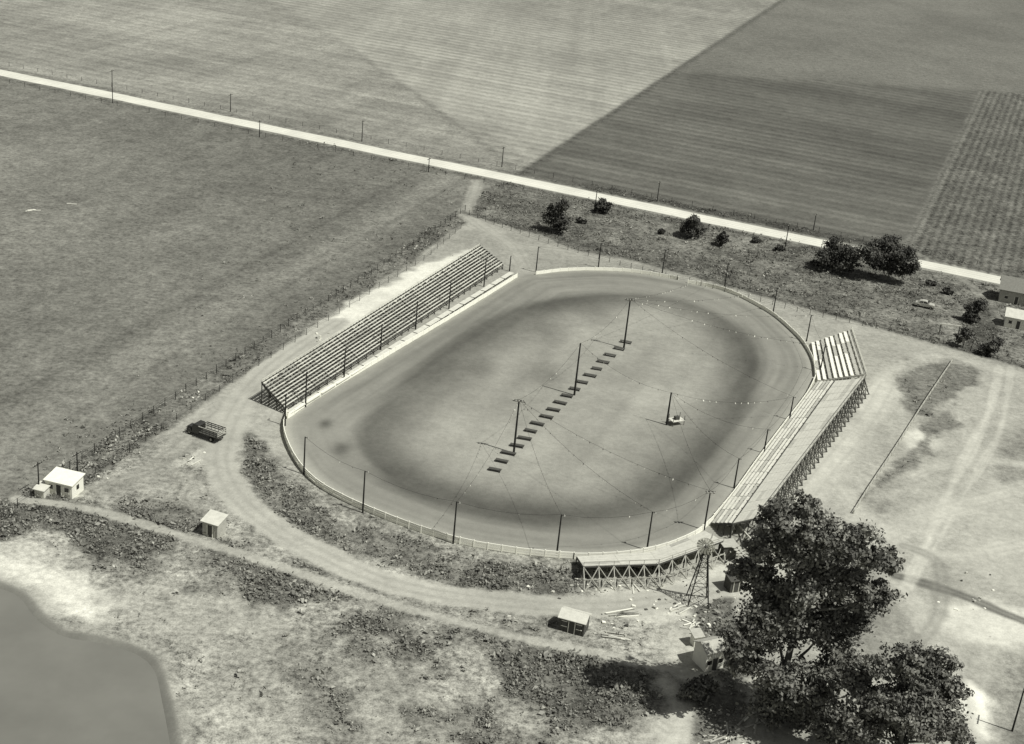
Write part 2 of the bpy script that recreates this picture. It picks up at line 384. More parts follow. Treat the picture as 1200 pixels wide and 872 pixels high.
f=t.math('ADD',f,t.math('MULTIPLY',w1,t.math('MULTIPLY',A('row1'),t.math('MULTIPLY',t.noise(.012,3,.6,pos),.24))))
f=t.math('ADD',f,t.math('MULTIPLY',w2,t.math('MULTIPLY',A('row2'),.2)))
f=t.math('MAXIMUM',f,.25)
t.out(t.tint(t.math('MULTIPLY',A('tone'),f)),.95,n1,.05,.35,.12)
me.materials.append(gm); link(bpy.data.objects.new('ground',me))
# pond water
wm=bpy.data.materials.new('pond_water'); wm.use_nodes=True; t=NT(wm)
pos=t.n('ShaderNodeNewGeometry').outputs['Position']; nn=t.noise(.08,4,.6,pos); n5=t.noise(1.5,3,.6,pos)
t.out(t.tint(t.math('MULTIPLY',t.math('MULTIPLY_ADD',nn,.6,.7),L1(120))),.25,n5,.5,.3,.03)
me=bpy.data.meshes.new('pond_water'); c=POND; ctr=c.mean(0); big=ctr+(c-ctr)*1.02
me.from_pydata([(p[0],p[1],-.28) for p in big],[],[tuple(range(len(big)))]); me.materials.append(wm); link(bpy.data.objects.new('pond_water',me))
# highway
hm=bpy.data.materials.new('pale_concrete_road'); hm.use_nodes=True; t=NT(hm)
pos=t.n('ShaderNodeNewGeometry').outputs['Position']; a1=t.noise(.12,4,.6,pos); a2=t.noise(2,3,.6,pos)
at=t.n('ShaderNodeAttribute',attribute_name='cross').outputs['Fac']
ln=t.math('SUBTRACT',1.0,t.math('MULTIPLY',t.math('LESS_THAN',t.math('ABSOLUTE',at),.045),.3))
wear=t.math('SUBTRACT',1.0,t.math('MULTIPLY',t.math('LESS_THAN',t.math('ABSOLUTE',t.math('SUBTRACT',t.math('ABSOLUTE',at),.45)),.16),.1))
edge=t.math('SUBTRACT',1.0,t.math('MULTIPLY',t.math('POWER',t.math('ABSOLUTE',at),6.0),.35))
ff=t.math('MULTIPLY',t.math('MULTIPLY_ADD',a1,.5,.68),t.math('MULTIPLY_ADD',a2,.3,.85))
t.out(t.tint(t.math('MULTIPLY',t.math('MULTIPLY',t.math('MULTIPLY',ff,wear),t.math('MULTIPLY',ln,edge)),L1(226))),.9,a2,.1,.2,.02)
hd=Vector((hx/hl,hy/hl,0)); hnv=Vector((hn[0],hn[1],0)); o0=Vector((HW0[0],HW0[1],0))
V=[];C=[];Fc=[]
K=range(-160,260)
for i,k in enumerate(K):
    s=k*12.0
    for j,cc in enumerate((-1,-.5,0,.5,1)):
        jit=(random.uniform(-.3,.3) if abs(cc)==1 else 0)
        V.append(o0+hd*s+hnv*(cc*3.5+jit)+Vector((0,0,.03+.03*(1-abs(cc))))); C.append(cc)
    if i:
        for j in range(4): Fc.append((5*(i-1)+j,5*i+j,5*i+j+1,5*(i-1)+j+1))
me=bpy.data.meshes.new('highway'); me.from_pydata([tuple(v) for v in V],[],Fc)
a=me.attributes.new('cross','FLOAT','POINT'); a.data.foreach_set('value',C); me.materials.append(hm); link(bpy.data.objects.new('highway',me))
# ------------------------------------------------------------------ poles
def pole(name,base,top,r=.14,arms=0,lamp=0,armdir=None):
    h=hgt(base,top); b=B(); x,y=G(*base); p=Vector((x,y,0)); q=Vector((x,y,h))
    b.cyl(p-Vector((0,0,.2)),q,r,r*.65,POLE,8)
    d=Vector((armdir[0],armdir[1],0)).normalized() if armdir else Vector((1,0,0))
    for k in range(arms):
        z=h-.35-.7*k; c=Vector((x,y,z)); b.beam(c-d*1.1,c+d*1.1,.12,.12,POLE)
        for e in (-1,-.5,.5,1): b.cyl(c+d*e*1.0+Vector((0,0,.06)),c+d*e*1.0+Vector((0,0,.22)),.05,.04,W_PALE,6)
    if lamp==2:
        for e in (-1,0,1):
            c=q+d*e*.55+Vector((0,0,-.1)); b.cyl(c+Vector((0,-.1,.1)),c+Vector((0,-.35,-.15)),.07,.22,METAL,8)
        b.beam(q-d*.8-Vector((0,0,.12)),q+d*.8-Vector((0,0,.12)),.1,.1,POLE)
    elif lamp==1:
        b.beam(q-Vector((0,0,.2)),q+d*.45-Vector((0,0,.05)),.06,.06,POLE); c=q+d*.45
        b.cyl(c+Vector((0,0,.02)),c-Vector((0,0,.2)),.05,.2,METAL,8)
    b.make(name,p); return q
per=[((628,319),(628,289)),((701,314),(701,285)),((776,320),(777,293)),((849,337),(851,309)),((906,366),(909,337)),((945,400),(949,369)),
 ((961,436),(966,405)),((925,492),(929,465)),((895,531),(899,503)),((860,572),(864,537)),((825,621),(831,575)),((758,645),(766,600)),((652,653),(657,603)),((531,637),(536,588)),((425,601),(428,552)),((356,556),(358,512))]
gs=[((334,499),(336,462)),((358,477),(360,436)),((403,447),(405,410)),((446,410),(448,380)),((487,386),(489,353)),((526,362),(528,330)),((567,336),(569,304)),((597,318),(598,300))]
perT=[pole('light_pole',b_,t_,.15,lamp=2 if i==10 else 1,armdir=(1,.1)) for i,(b_,t_) in enumerate(per)]
gsT=[pole('light_pole',b_,t_,.15,lamp=1,armdir=(.4,.9)) for b_,t_ in gs]
inf=[((602,531),(607,468)),((673,463),(678,402)),((731,408),(738,350)),((781,498),(786,460))]
infT=[pole('infield_light_pole',b_,t_,.2,arms=1 if i in(0,2) else 0,lamp=2 if i in (0,2) else 0,armdir=(1,-.1)) for i,(b_,t_) in enumerate(inf)]
util=[((132,121),(132,82)),((304,161),(304,141)),((270,131),(271,110)),((424,166),(424,141)),((502,202),(502,185)),((588,196),(588,172)),((697,246),(697,222)),((770,236),(770,212)),((920,290),(921,262)),((953,270),(954,250)),((1186,857),(1192,802)),((46,578),(46,542)),((91,558),(91,530))]
utT=[pole('utility_pole',b_,t_,.14,arms=1,armdir=(-hy,hx)) for b_,t_ in util]
def strings(name,pairs,sag=1.6,step=1.3,sz=.24,prob=.6):
    b=B()
    for p,q in pairs:
        L=(q-p).length; n=max(4,int(L/step)); pr=None
        for i in range(n+1):
            t_=i/n; c=p.lerp(q,t_)-Vector((0,0,sag*4*t_*(1-t_)))
            if pr is not None: b.beam(pr,c,.025,.025,POLE)
            pr=c
            if 0<i<n and random.random()<prob:
                d=(q-p).normalized()*sz*.5; mm=random.choice([W_GREY,W_WHITE,W_PALE,W_PALE,W_DARK])
                sw=Vector((random.uniform(-.2,.2),-random.uniform(0,.3),0))
                b.poly([c-d,c+d,c-Vector((0,0,sz*1.2))+d*random.uniform(-.6,.6)+sw],mm)
    return b.make(name)
prs=[(infT[0],perT[10]),(infT[0],perT[11]),(infT[0],perT[12]),(infT[0],perT[13]),(infT[3],perT[10]),(infT[3],perT[9]),(infT[3],perT[8]),(infT[3],perT[7]),
 (infT[2],perT[6]),(infT[2],perT[5]),(infT[2],perT[4]),(infT[1],infT[2]),(infT[0],infT[1]),(infT[2],perT[3]),(infT[1],infT[3]),(infT[2],perT[7])]
strings('pennant_string',prs)
strings('pennant_string',[(perT[i],perT[i+1]) for i in range(15)],.8,3,.2,.4)
# ------------------------------------------------------------------ track fence
def poly_resample(pts,step):
    pts=np.asarray(pts); seg=np.linalg.norm(np.diff(pts,axis=0),axis=1); s=np.concatenate([[0],np.cumsum(seg)]); n=max(2,int(round(s[-1]/step))+1)
    u=np.linspace(0,s[-1],n); return np.stack([np.interp(u,s,pts[:,0]),np.interp(u,s,pts[:,1])],1)
def railfence(name,px,hgt_=1.05,rails=3,bw=.2,step=2.2,m=W_WHITE,solid=False,posts=True,pm=None):
    p=poly_resample(smooth(GL(px),False,5),step); b=B()
    for i,a in enumerate(p):
        a3=Vector((a[0],a[1],0))
        if posts: b.beam(a3-Vector((0,0,.1)),a3+Vector((0,0,hgt_+random.uniform(0,.12))),.16,.16,pm or m)
        if i:
            for r in range(rails):
                z=hgt_*(r+1)/rails-bw/2-.02; j=random.uniform(-.03,.03)
                if solid: z=hgt_/2
                b.beam(Vector((p[i-1][0],p[i-1][1],z+j)),Vector((a[0],a[1],z+random.uniform(-.03,.03))),.1,(hgt_*.92 if solid else bw),m)
                if solid: break
    return b.make(name,(p[0][0],p[0][1],0))
railfence('track_wall',[(628,322),(660,318),(700,317),(740,319),(780,325),(795,328)],.85,1,solid=True,m=FENCEW)
railfence('track_wall',[(806,332),(835,337),(862,346),(884,357),(906,370),(926,387),(941,403),(952,423),(955,442)],.9,1,solid=True,m=FENCEW)
railfence('board_fence',[(336,487),(332,503),(337,523),(350,547),(370,568),(400,586),(440,604),(490,623),(540,638),(590,647),(640,653),(672,655)],1.2,3,.3,m=FENCEW)
railfence('board_fence',[(672,655),(700,655),(740,652),(780,643),(815,628),(836,610)],1.1,3,.29,m=FENCEW)
railfence('grandstand_wall',[(337,491),(380,462),(470,408),(550,360),(606,325)],1.0,1,solid=True,m=FENCEW)
railfence('track_wall',[(836,608),(860,579),(890,537),(920,497),(945,464),(955,444)],.9,1,solid=True,m=FENCEW)
# ------------------------------------------------------------------ bleachers
def bleacher(name,f0,f1,b0,b1,rows,plank=.5,mtop=W_GREY,mfoot=W_DARK,bay=3.0,brace=W_DARK,backboard=True,ticks=0,deck=None,foot=True):
    b=B(); L=(f1-f0).length; nb=max(2,int(round(L/bay)))
    lerp=lambda s,t_: f0.lerp(f1,s).lerp(b0.lerp(b1,s),t_)
    D=((b0-f0).length)/rows
    segs=max(1,int(L/5))
    for r in range(rows):
        t_=(r+.5)/rows
        for k in range(segs):
            s0=k/segs+.0008; s1=(k+1)/segs-.0008
            jz=random.uniform(-.02,.02); mm=mtop if random.random()<.8 else W_GREY
            p=lerp(s0,t_)+Vector((0,0,jz)); q=lerp(s1,t_)+Vector((0,0,jz))
            b.beam(p,q,plank*D,.06,mm)
            if foot:
                off=(f0-b0).normalized()*D*.42; off.z=0
                p2=p+off-Vector((0,0,.34)); q2=q+off-Vector((0,0,.34)); b.beam(p2,q2,.22,.05,mfoot)
        if ticks:
            nt_=int(L/ticks)
            for k in range(nt_+1):
                c=lerp(k/nt_,t_); out=(b0-f0).normalized(); out.z=0
                b.beam(c+Vector((0,0,.05))+out*.1,c+out*(D*.62)+Vector((0,0,.2)),.14,.34,W_DARK)
    for k in range(nb+1):
        s=k/nb; F_=lerp(s,0)-Vector((0,0,.2)); K_=lerp(s,1)-Vector((0,0,.12))
        b.beam(F_,K_,.12,.22,brace)
        for t_ in (0.02,.35,.68,1.0):
            c=F_.lerp(K_,t_); b.beam(Vector((c.x,c.y,-.1)),c,.16,.16,brace)
        b.beam(Vector((F_.x,F_.y,.15)),K_-Vector((0,0,.2)),.08,.14,brace)
        if k:
            kp=lerp((k-1)/nb,1)-Vector((0,0,.12)); off=(b0-f0).normalized(); off.z=0; off*=.1
            b.beam(Vector((kp.x,kp.y,.2))+off,K_+off,.07,.14,W_GREY); b.beam(kp+off*1.6,Vector((K_.x,K_.y,.2))+off*1.6,.07,.14,W_GREY)
            b.beam(kp,K_,.12,.2,brace)
    if backboard:
        k0=lerp(0,1)+Vector((0,0,.5)); k1=lerp(1,1)+Vector((0,0,.5)); 
        b.beam(k0,k1,.05,.14,mtop); b.beam(k0-Vector((0,0,.35)),k1-Vector((0,0,.35)),.05,.14,mtop)
        for k in range(nb+1):
            c=lerp(k/nb,1); b.beam(c-Vector((0,0,.1)),c+Vector((0,0,.6)),.09,.09,mtop)
    if deck: deck(b)
    return b.make(name,(f0.x,f0.y,0))
def walk(b):
    a0,a1=P(337,484,.7),P(600,319,.7); n=18
    for k in range(n):
        p=a0.lerp(a1,k/n+.002);q=a0.lerp(a1,(k+1)/n-.002); b.beam(p,q,1.2,.08,W_PALE)
        b.beam(Vector((p.x,p.y,-.1)),p-Vector((0,0,.05)),.12,.12,W_DARK)
bleacher('main_grandstand',P(334,478,1.2),P(590,310,1.2),P(307,448,4.1),P(562,288,4.1),10,.45,W_PALE,W_DARK,3.0,W_DARK,True,1.2,walk)
bleacher('bleacher_stand',P(957,446,.5),P(950,402,.5),P(1015,438,3.4),P(998,386,3.4),9,.62,W_WHITE,W_GREY,2.5,W_GREY,True)
bleacher('long_bleacher',P(834,613,.5),P(958,447,.5),P(858,613,2.9),P(978,446,2.9),5,.6,W_PALE,W_GREY,3,W_DARK,False)
def deckfn(name,a0,a1,c0,c1,n,m=W_PALE,bay=3.0,splay=1.3,brc=W_GREY):
    b=B(); L=(a1-a0).length
    for r in range(n):
        t0=(r+.02)/n;t1=(r+.98)/n
        segs=max(1,int(L/4))
        for k in range(segs):
            s0=k/segs+.001;s1=(k+1)/segs-.001
            jz=random.uniform(-.012,.012)
            def pt(s,t_): return a0.lerp(a1,s).lerp(c0.lerp(c1,s),t_)+Vector((0,0,jz))
            q=[pt(s0,t0),pt(s0,t1),pt(s1,t1),pt(s1,t0)]; dz=Vector((0,0,.07))
            b.hexa([v-dz for v in q]+q,m if random.random()<.88 else W_GREY)
    nb=int(L/bay); out=(c0-a0).normalized(); out.z=0; out.normalize()
    for k in range(nb+1):
        s=k/nb; K_=c0.lerp(c1,s)-Vector((0,0,.1)); A_=a0.lerp(a1,s)-Vector((0,0,.12))
        b.beam(A_-Vector((0,0,.1)),K_-Vector((0,0,.1)),.12,.2,W_DARK)
        for t_ in (0,.5,1): c=A_.lerp(K_,t_); b.beam(Vector((c.x,c.y,-.1)),c,.16,.16,W_DARK)
        g=Vector((K_.x,K_.y,0))+out*splay; b.beam(g,K_,.12,.16,brc)
        b.beam(K_,K_+Vector((0,0,.9)),.08,.08,W_GREY)
        if k:
            kp=c0.lerp(c1,(k-1)/nb)-Vector((0,0,.1)); gp=Vector((kp.x,kp.y,0))+out*splay
            b.beam(gp+out*.05,K_+out*.05,.08,.16,brc); b.beam(kp+out*.14,g+out*.14,.08,.16,brc)
            b.beam(kp,K_,.1,.25,W_DARK); b.beam(kp+Vector((0,0,.85)),K_+Vector((0,0,.85)),.06,.1,W_GREY)
            mm=gp.lerp(kp,.5)+out*.2; m2=g.lerp(K_,.5)+out*.2; b.beam(mm,m2,.07,.14,brc)
    return b.make(name,(a0.x,a0.y,0))
deckfn('timber_deck_stand',P(859,613,3.0),P(979,446,3.0),P(889,606,3.7),P(1013,443,3.7),7,DECK,2.6,1.8,W_DARK)
deckfn('timber_terrace',P(676,652,1.3),P(762,647,1.3),P(684,664,2.6),P(772,661,2.6),5,W_PALE,2.2,2.6,W_GREY)
deckfn('timber_terrace',P(762,647,1.3),P(826,622,1.3),P(772,661,2.6),P(848,634,2.6),5,W_PALE,2.2,2.6,W_GREY)
b=B(); s0=P(862,640,2.4); 
for k in range(8):
    c=s0+Vector((.35*k,-.25*k,-.28*k)); b.box((c.x,c.y,c.z-.06),1.5,.5,.06,W_GREY,.9)
b.beam(s0+Vector((0,0,-.1)),s0+Vector((2.8,-2,-2.3)),.1,.25,W_DARK); b.box((s0.x-1,s0.y+.8,0),2.2,2,2.3,W_DARK,.3); b.box((s0.x-1,s0.y+.8,2.32),2.6,2.4,.1,W_GREY,.3)
b.beam(P(862,612,0),P(888,640,2.6),.2,.2,W_PALE); b.beam(P(868,640,0),P(892,612,3.0),.2,.2,W_DARK)
for i in range(14):
    u,v=random.uniform(855,900),random.uniform(610,655); b.beam(P(u,v,random.uniform(0,2)),P(u+random.uniform(-22,22),v+random.uniform(-14,14),random.uniform(0,2.6)),.14,.14,random.choice([W_DARK,W_GREY,W_PALE,W_DARK]))
b.make('stair_platform',(s0.x,s0.y,0))
# ------------------------------------------------------------------ infield benches
bb=B(); bb.beam((-1.2,0,.42),(1.2,0,.42),.5,.07,W_DARK); 
for e in (-1.0,1.0): bb.beam((e,-.2,0),(e,-.2,.4),.1,.1,W_DARK); bb.beam((e,.2,0),(e,.2,.4),.1,.1,W_DARK)
proto=bb.make('pit_bench'); N=19
for i in range(N):
    t_=i/(N-1); u=580+ (733-580)*t_; v=552-150*(t_**.93)
    x,y=G(u,v); o=proto if i==0 else link(bpy.data.objects.new('pit_bench',proto.data))
    o.location=(x+random.uniform(-.2,.2),y,0); o.rotation_euler=(0,0,-.22+random.uniform(-.06,.06)); o.scale=(random.uniform(.85,1.1),1.5,1)
b=B(); x,y=G(792,497); b.box((x,y,.9),2.6,1.8,.1,W_PALE,.5); 
for ex in(-1,1):
    for ey in(-1,1):
        r=Matrix.Rotation(.5,3,'Z')@Vector((ex*1.2,ey*.8,0)); b.beam((x+r.x,y+r.y,0),(x+r.x,y+r.y,1.9),.1,.1,W_DARK)
b.box((x,y,1.0),.9,.7,.6,W_DARK,.5); b.make('judges_platform',(x,y,0))
# ------------------------------------------------------------------ small buildings
def hut(name,px,wd,dp_,ht,rot,wall,roof,rise=.5,gable=False,door=True,win=True,over=.25):
    x,y=G(*px); o=Vector((x,y,0)); R=Matrix.Rotation(rot,3,'Z'); b=B()
    T_=lambda a,bq,c:o+R@Vector((a,bq,c))
    w2,d2=wd/2,dp_/2
    if gable:
        b.hexa([T_(-w2,-d2,-.1),T_(w2,-d2,-.1),T_(w2,d2,-.1),T_(-w2,d2,-.1),T_(-w2,-d2,ht),T_(w2,-d2,ht),T_(w2,d2,ht),T_(-w2,d2,ht)],wall)
        for e in(-1,1): b.poly([T_(e*w2*.999,-d2,ht),T_(e*w2*.999,d2,ht),T_(e*w2*.999,0,ht+rise)],wall)
        for e in (-1,1):
            q=[T_(-w2-over,e*(d2+over),ht-over*rise/d2+.04),T_(w2+over,e*(d2+over),ht-over*rise/d2+.04),T_(w2+over,e*.01,ht+rise+.05),T_(-w2-over,e*.01,ht+rise+.05)]
            b.hexa(q+[v+Vector((0,0,.1)) for v in q],roof)
    else:
        b.hexa([T_(-w2,-d2,-.1),T_(w2,-d2,-.1),T_(w2,d2,-.1),T_(-w2,d2,-.1),T_(-w2,-d2,ht),T_(w2,-d2,ht),T_(w2,d2,ht+rise),T_(-w2,d2,ht+rise)],wall)
        q=[T_(-w2-over,-d2-over,ht-.05+.04),T_(w2+over,-d2-over,ht-.01),T_(w2+over,d2+over,ht+rise+.09),T_(-w2-over,d2+over,ht+rise+.09)]
        b.hexa(q+[v+Vector((0,0,.1)) for v in q],roof)
    if door:
        q=[T_(-.4,-d2-.04,0),T_(.4,-d2-.04,0),T_(.4,-d2+.01,0),T_(-.4,-d2+.01,0)]; b.hexa(q+[v+Vector((0,0,min(1.9,ht-.2))) for v in q],W_DARK)
        for e in(-.46,.46): b.beam(T_(e,-d2-.03,0),T_(e,-d2-.03,min(1.95,ht-.15)),.1,.08,W_WHITE)
    if win and wd>2.6:
        for e in (-w2*.6,w2*.6):
            q=[T_(e-.35,-d2-.03,1),T_(e+.35,-d2-.03,1),T_(e+.35,-d2+.01,1),T_(e-.35,-d2+.01,1)]; b.hexa(q+[v+Vector((0,0,.75)) for v in q],GLASS)
            b.beam(T_(e-.42,-d2-.05,.96),T_(e+.42,-d2-.05,.96),.08,.08,W_WHITE); b.beam(T_(e-.42,-d2-.05,1.79),T_(e+.42,-d2-.05,1.79),.08,.08,W_WHITE)
        q=[T_(w2-.01,-.35,1),T_(w2+.03,-.35,1),T_(w2+.03,.35,1),T_(w2-.01,.35,1)]; b.hexa(q+[v+Vector((0,0,.75)) for v in q],GLASS)
    k=-w2+.3
    while k<w2: b.beam(T_(k,-d2-.012,0),T_(k,-d2-.012,ht-.1),.03,.03,wall); k+=.45
    return b.make(name,o)
hut('white_shed',(76,576),4.6,3.2,2.3,-.25,W_WHITE,W_WHITE,.4)
hut('lean_to_shed',(50,580),1.6,1.8,1.3,-.25,W_PALE,W_PALE,.2,door=False,win=False)
hut('outhouse',(251,625),2.6,2.3,2.3,-.35,W_GREY,W_PALE,.5,win=False)
hut('ticket_shed',(672,737),3.6,2.6,2.2,-.3,W_DARK,W_PALE,.6,gable=True)
hut('pump_house',(829,778),3.0,3.0,3.0,.5,W_WHITE,W_GREY,.8,gable=True)
hut('tool_shed',(858,690),1.9,1.9,2.0,.4,W_DARK,W_DARK,.3)
hut('tool_shed',(815,755),1.2,1.2,1.6,.4,W_WHITE,W_GREY,.3,door=False,win=False)
hut('farm_house',(1190,352),8,6.5,3.4,-.3,W_GREY,SHING,2.2,gable=True,over=.5)
hut('garage',(1192,382),6,4.5,2.6,-.3,W_WHITE,W_PALE,1.3,gable=True,over=.3)
# ------------------------------------------------------------------ windmill
def windmill():
    x,y=G(817,706); h=hgt((817,706),(829,638)); b=B(); r=1.5; top=Vector((x,y,h))
    cs=[Vector((x+ex*r,y+ey*r,0)) for ex,ey in((-1,-1),(1,-1),(1,1),(-1,1))]; ts=[top+Vector((ex*.18,ey*.18,-.3)) for ex,ey in((-1,-1),(1,-1),(1,1),(-1,1))]
    for c,t_ in zip(cs,ts): b.beam(c,t_,.12,.12,POLE)
    lv=[0,.2,.4,.58,.75,.9]
    for i,l in enumerate(lv):
        for k in range(4):
            p=cs[k].lerp(ts[k],l);q=cs[(k+1)%4].lerp(ts[(k+1)%4],l)
            if i: b.beam(p,q,.06,.06,POLE)
            if i<len(lv)-1:
                q2=cs[(k+1)%4].lerp(ts[(k+1)%4],lv[i+1]); p2=cs[k].lerp(ts[k],lv[i+1]); b.beam(p,q2,.04,.04,POLE); b.beam(q,p2,.04,.04,POLE)
    fw=Vector((-.35,-.93,.0)).normalized(); sd=Vector((0,0,1)).cross(fw).normalized(); hub=top+fw*.5
    b.cyl(top-fw*.3,hub+fw*.1,.15,.15,METAL); b.box((top.x,top.y,h-.35),.5,.5,.4,METAL)
    for k in range(16):
        a=2*math.pi*k/16; e=sd*math.cos(a)+Vector((0,0,1))*math.sin(a); tn=-sd*math.sin(a)+Vector((0,0,1))*math.cos(a)
        p=hub+e*.35;q=hub+e*1.35; b.poly([p-tn*.06,p+tn*.06+fw*.04,q+tn*.2+fw*.12,q-tn*.2-fw*.02],W_WHITE)
    for rr in(.5,1.2):
        for k in range(16):
            a=2*math.pi*k/16;a2=2*math.pi*(k+1)/16
            b.beam(hub+(sd*math.cos(a)+Vector((0,0,1))*math.sin(a))*rr,hub+(sd*math.cos(a2)+Vector((0,0,1))*math.sin(a2))*rr,.04,.04,METAL)
    tl=top-fw*2.2; b.beam(top,tl,.06,.06,METAL); z=Vector((0,0,1))
    b.poly([tl-z*.35,tl+z*.35,tl-fw*1.0+z*.55,tl-fw*1.0-z*.55],METAL)
    b.make('windmill',(x,y,0))
windmill()
# ------------------------------------------------------------------ vehicles
def wheel(b,c,ax,r=.38,wd=.2):
    b.cyl(c-ax*wd/2,c+ax*wd/2,r,r,RUBBER,12); b.cyl(c-ax*(wd/2+.02),c+ax*(wd/2+.02),r*.5,r*.5,METAL,10)
def extr(b,prof,w1,m,T_,taper=None):
    n=len(prof); A_=[T_(x,-(w1 if taper is None else taper(z)),z) for x,z in prof]; C_=[T_(x,(w1 if taper is None else taper(z)),z) for x,z in prof]
    b.poly(A_,m); b.poly(C_[::-1],m)
    for i in range(n):
        j=(i+1)%n; b.poly([A_[j],A_[i],C_[i],C_[j]],m)
def sedan(name,px,rot,paint):
    x,y=G(*px); o=Vector((x,y,.06)); R=Matrix.Rotation(rot,3,'Z'); b=B(); T_=lambda a,c,z:o+R@Vector((a,c,z))
    extr(b,[(-2.3,.35),(-2.35,.75),(-2.1,.98),(-1.5,1.08),(.7,1.08),(1.9,1.0),(2.25,.85),(2.3,.4)],.82,paint,T_)
    extr(b,[(-1.75,1.05),(-1.2,1.5),(-.6,1.66),(.1,1.66),(.5,1.55),(.95,1.07)],.7,paint,T_,lambda z:.76-.2*(z-1.05))
    extr(b,[(-1.4,1.12),(-1.05,1.45),(-.45,1.52),(-.4,1.12)],.7,GLASS,T_,lambda z:.775-.2*(z-1.05))
    extr(b,[(-.3,1.12),(-.3,1.52),(.35,1.5),(.75,1.12)],.7,GLASS,T_,lambda z:.775-.2*(z-1.05))
    b.poly([T_(.97,-.62,1.1),T_(.97,.62,1.1),T_(.57,.55,1.53),T_(.57,-.55,1.53)],GLASS)
    for fx in(-1.45,1.45):
        for e in(-1,1):
            extr(b,[(fx-.55,.4),(fx-.45,.75),(fx-.2,.9),(fx+.2,.9),(fx+.45,.75),(fx+.55,.4)],.1,paint,lambda a,c,z,e=e:T_(a,e*.82+c,z))
            wheel(b,T_(fx,e*.84,.3),R@Vector((0,1,0)),.36)
    for e in(-1,1): b.cyl(T_(2.2,e*.6,.8),T_(2.32,e*.6,.8),.12,.12,METAL)
    b.beam(T_(2.4,-.8,.45),T_(2.4,.8,.45),.08,.14,METAL); b.beam(T_(-2.4,-.8,.45),T_(-2.4,.8,.45),.08,.14,METAL)
    b.make(name,o)
sedan('parked_car',(1083,360),-.3,PAINTL)
def truck():
    x,y=G(241,512); o=Vector((x,y,0)); R=Matrix.Rotation(math.radians(155),3,'Z')@Matrix.Scale(1.12,3); b=B(); T_=lambda a,c,z:o+R@Vector((a,c,z))
    extr(b,[(1.9,.6),(1.9,1.25),(2.1,1.35),(3.0,1.25),(3.15,1.0),(3.15,.6)],.55,PAINTD,T_)
    extr(b,[(.7,.6),(.7,1.9),(.85,2.05),(1.6,2.05),(1.75,1.95),(1.95,1.35),(1.95,.6)],.85,PAINTD,T_)
    b.poly([T_(1.78,-.7,1.9),T_(1.78,.7,1.9),T_(1.96,.72,1.42),T_(1.96,-.72,1.42)],GLASS)
    for e in(-1,1):
        b.poly([T_(.95,e*.857,1.35),T_(1.7,e*.857,1.35),T_(1.6,e*.857,1.85),T_(.95,e*.857,1.85)],GLASS)
        extr(b,[(2.0,.5),(2.1,.9),(2.45,1.05),(2.8,.9),(2.95,.5)],.15,PAINTD,lambda a,c,z,e=e:T_(a,e*.75+c,z))
        wheel(b,T_(2.45,e*.75,.42),R@Vector((0,1,0)),.42); wheel(b,T_(-1.7,e*.8,.42),R@Vector((0,1,0)),.44,.35)
        b.cyl(T_(3.05,e*.62,1.0),T_(3.2,e*.62,1.0),.13,.13,METAL)
        for z in(1.35,1.65,1.95): b.beam(T_(.5,e*1.1,z),T_(-3,e*1.1,z),.05,.16,PAINTD)
        for k in range(6): b.beam(T_(.45-k*.68,e*1.08,.95),T_(.45-k*.68,e*1.08,2.05),.07,.07,W_DARK)
        b.beam(T_(.5,e*1.1,2.05),T_(-3,e*1.1,2.05),.08,.08,W_PALE)
    for z in(1.35,1.65,1.95): b.beam(T_(.55,-1.1,z),T_(.55,1.1,z),.05,.14,PAINTD); b.beam(T_(-3.05,-1.1,z),T_(-3.05,1.1,z),.05,.14,W_GREY)
    b.beam(T_(.6,0,.97),T_(-3.05,0,.97),2.2,.12,W_DARK); b.beam(T_(3.0,-.35,.65),T_(-3,-.35,.65),.12,.2,PAINTD); b.beam(T_(3.0,.35,.65),T_(-3,.35,.65),.12,.2,PAINTD)
    b.beam(T_(3.25,-.9,.55),T_(3.25,.9,.55),.1,.15,METAL)
    b.make('stake_bed_truck',o)
truck()
# ------------------------------------------------------------------ wire fences
def wirefence(name,pts,step=4.0,h=1.35,r=.07,tilt=.06):
    p=poly_resample(pts,step); b=B(); pr=None
    for a in p:
        j=Vector((random.uniform(-tilt,tilt),random.uniform(-tilt,tilt),random.uniform(-.15,.15)))
        q=Vector((a[0],a[1],h))+j; b.cyl((a[0],a[1],-.1),q,r,r*.8,POLE,5)
        if pr is not None:
            for z in(.05,.45,.85): b.beam(pr-Vector((0,0,z)),q-Vector((0,0,z)),.02,.02,POLE)
        pr=q
    b.make(name,(p[0][0],p[0][1],0))
wirefence('wire_fence',GL([(-30,632),(95,541),(230,452),(330,388),(430,325),(545,247)]),3.4,1.6,.08)
wirefence('wire_fence',GL([(112,556),(240,470),(335,408),(430,347),(500,303),(540,268)]),4.6,1.4,.06)
wirefence('wire_fence',[tuple((o0+hd*s-hnv*9.5)[:2]) for s in(-250,0,245)],6)
wirefence('wire_fence',[tuple((o0+hd*s+hnv*9.5)[:2]) for s in(-250,0,600)],6)
wirefence('wire_fence',FENCE_S,3.0,1.3)
railfence('low_board_fence',[(1116,424),(1085,470),(1050,525),(1020,570),(1000,602)],.8,2,.14,2.6,W_GREY)
b=B(); a0=P(1100,392,0);a1=P(1122,395,0)
for q in(a0,a1): b.beam(q,q+Vector((0,0,2.6)),.18,.18,W_DARK)
b.beam(a0+Vector((-.4,0,2.6)),a1+Vector((.4,0,2.6)),.2,.3,W_PALE); b.make('entrance_gate',a0)
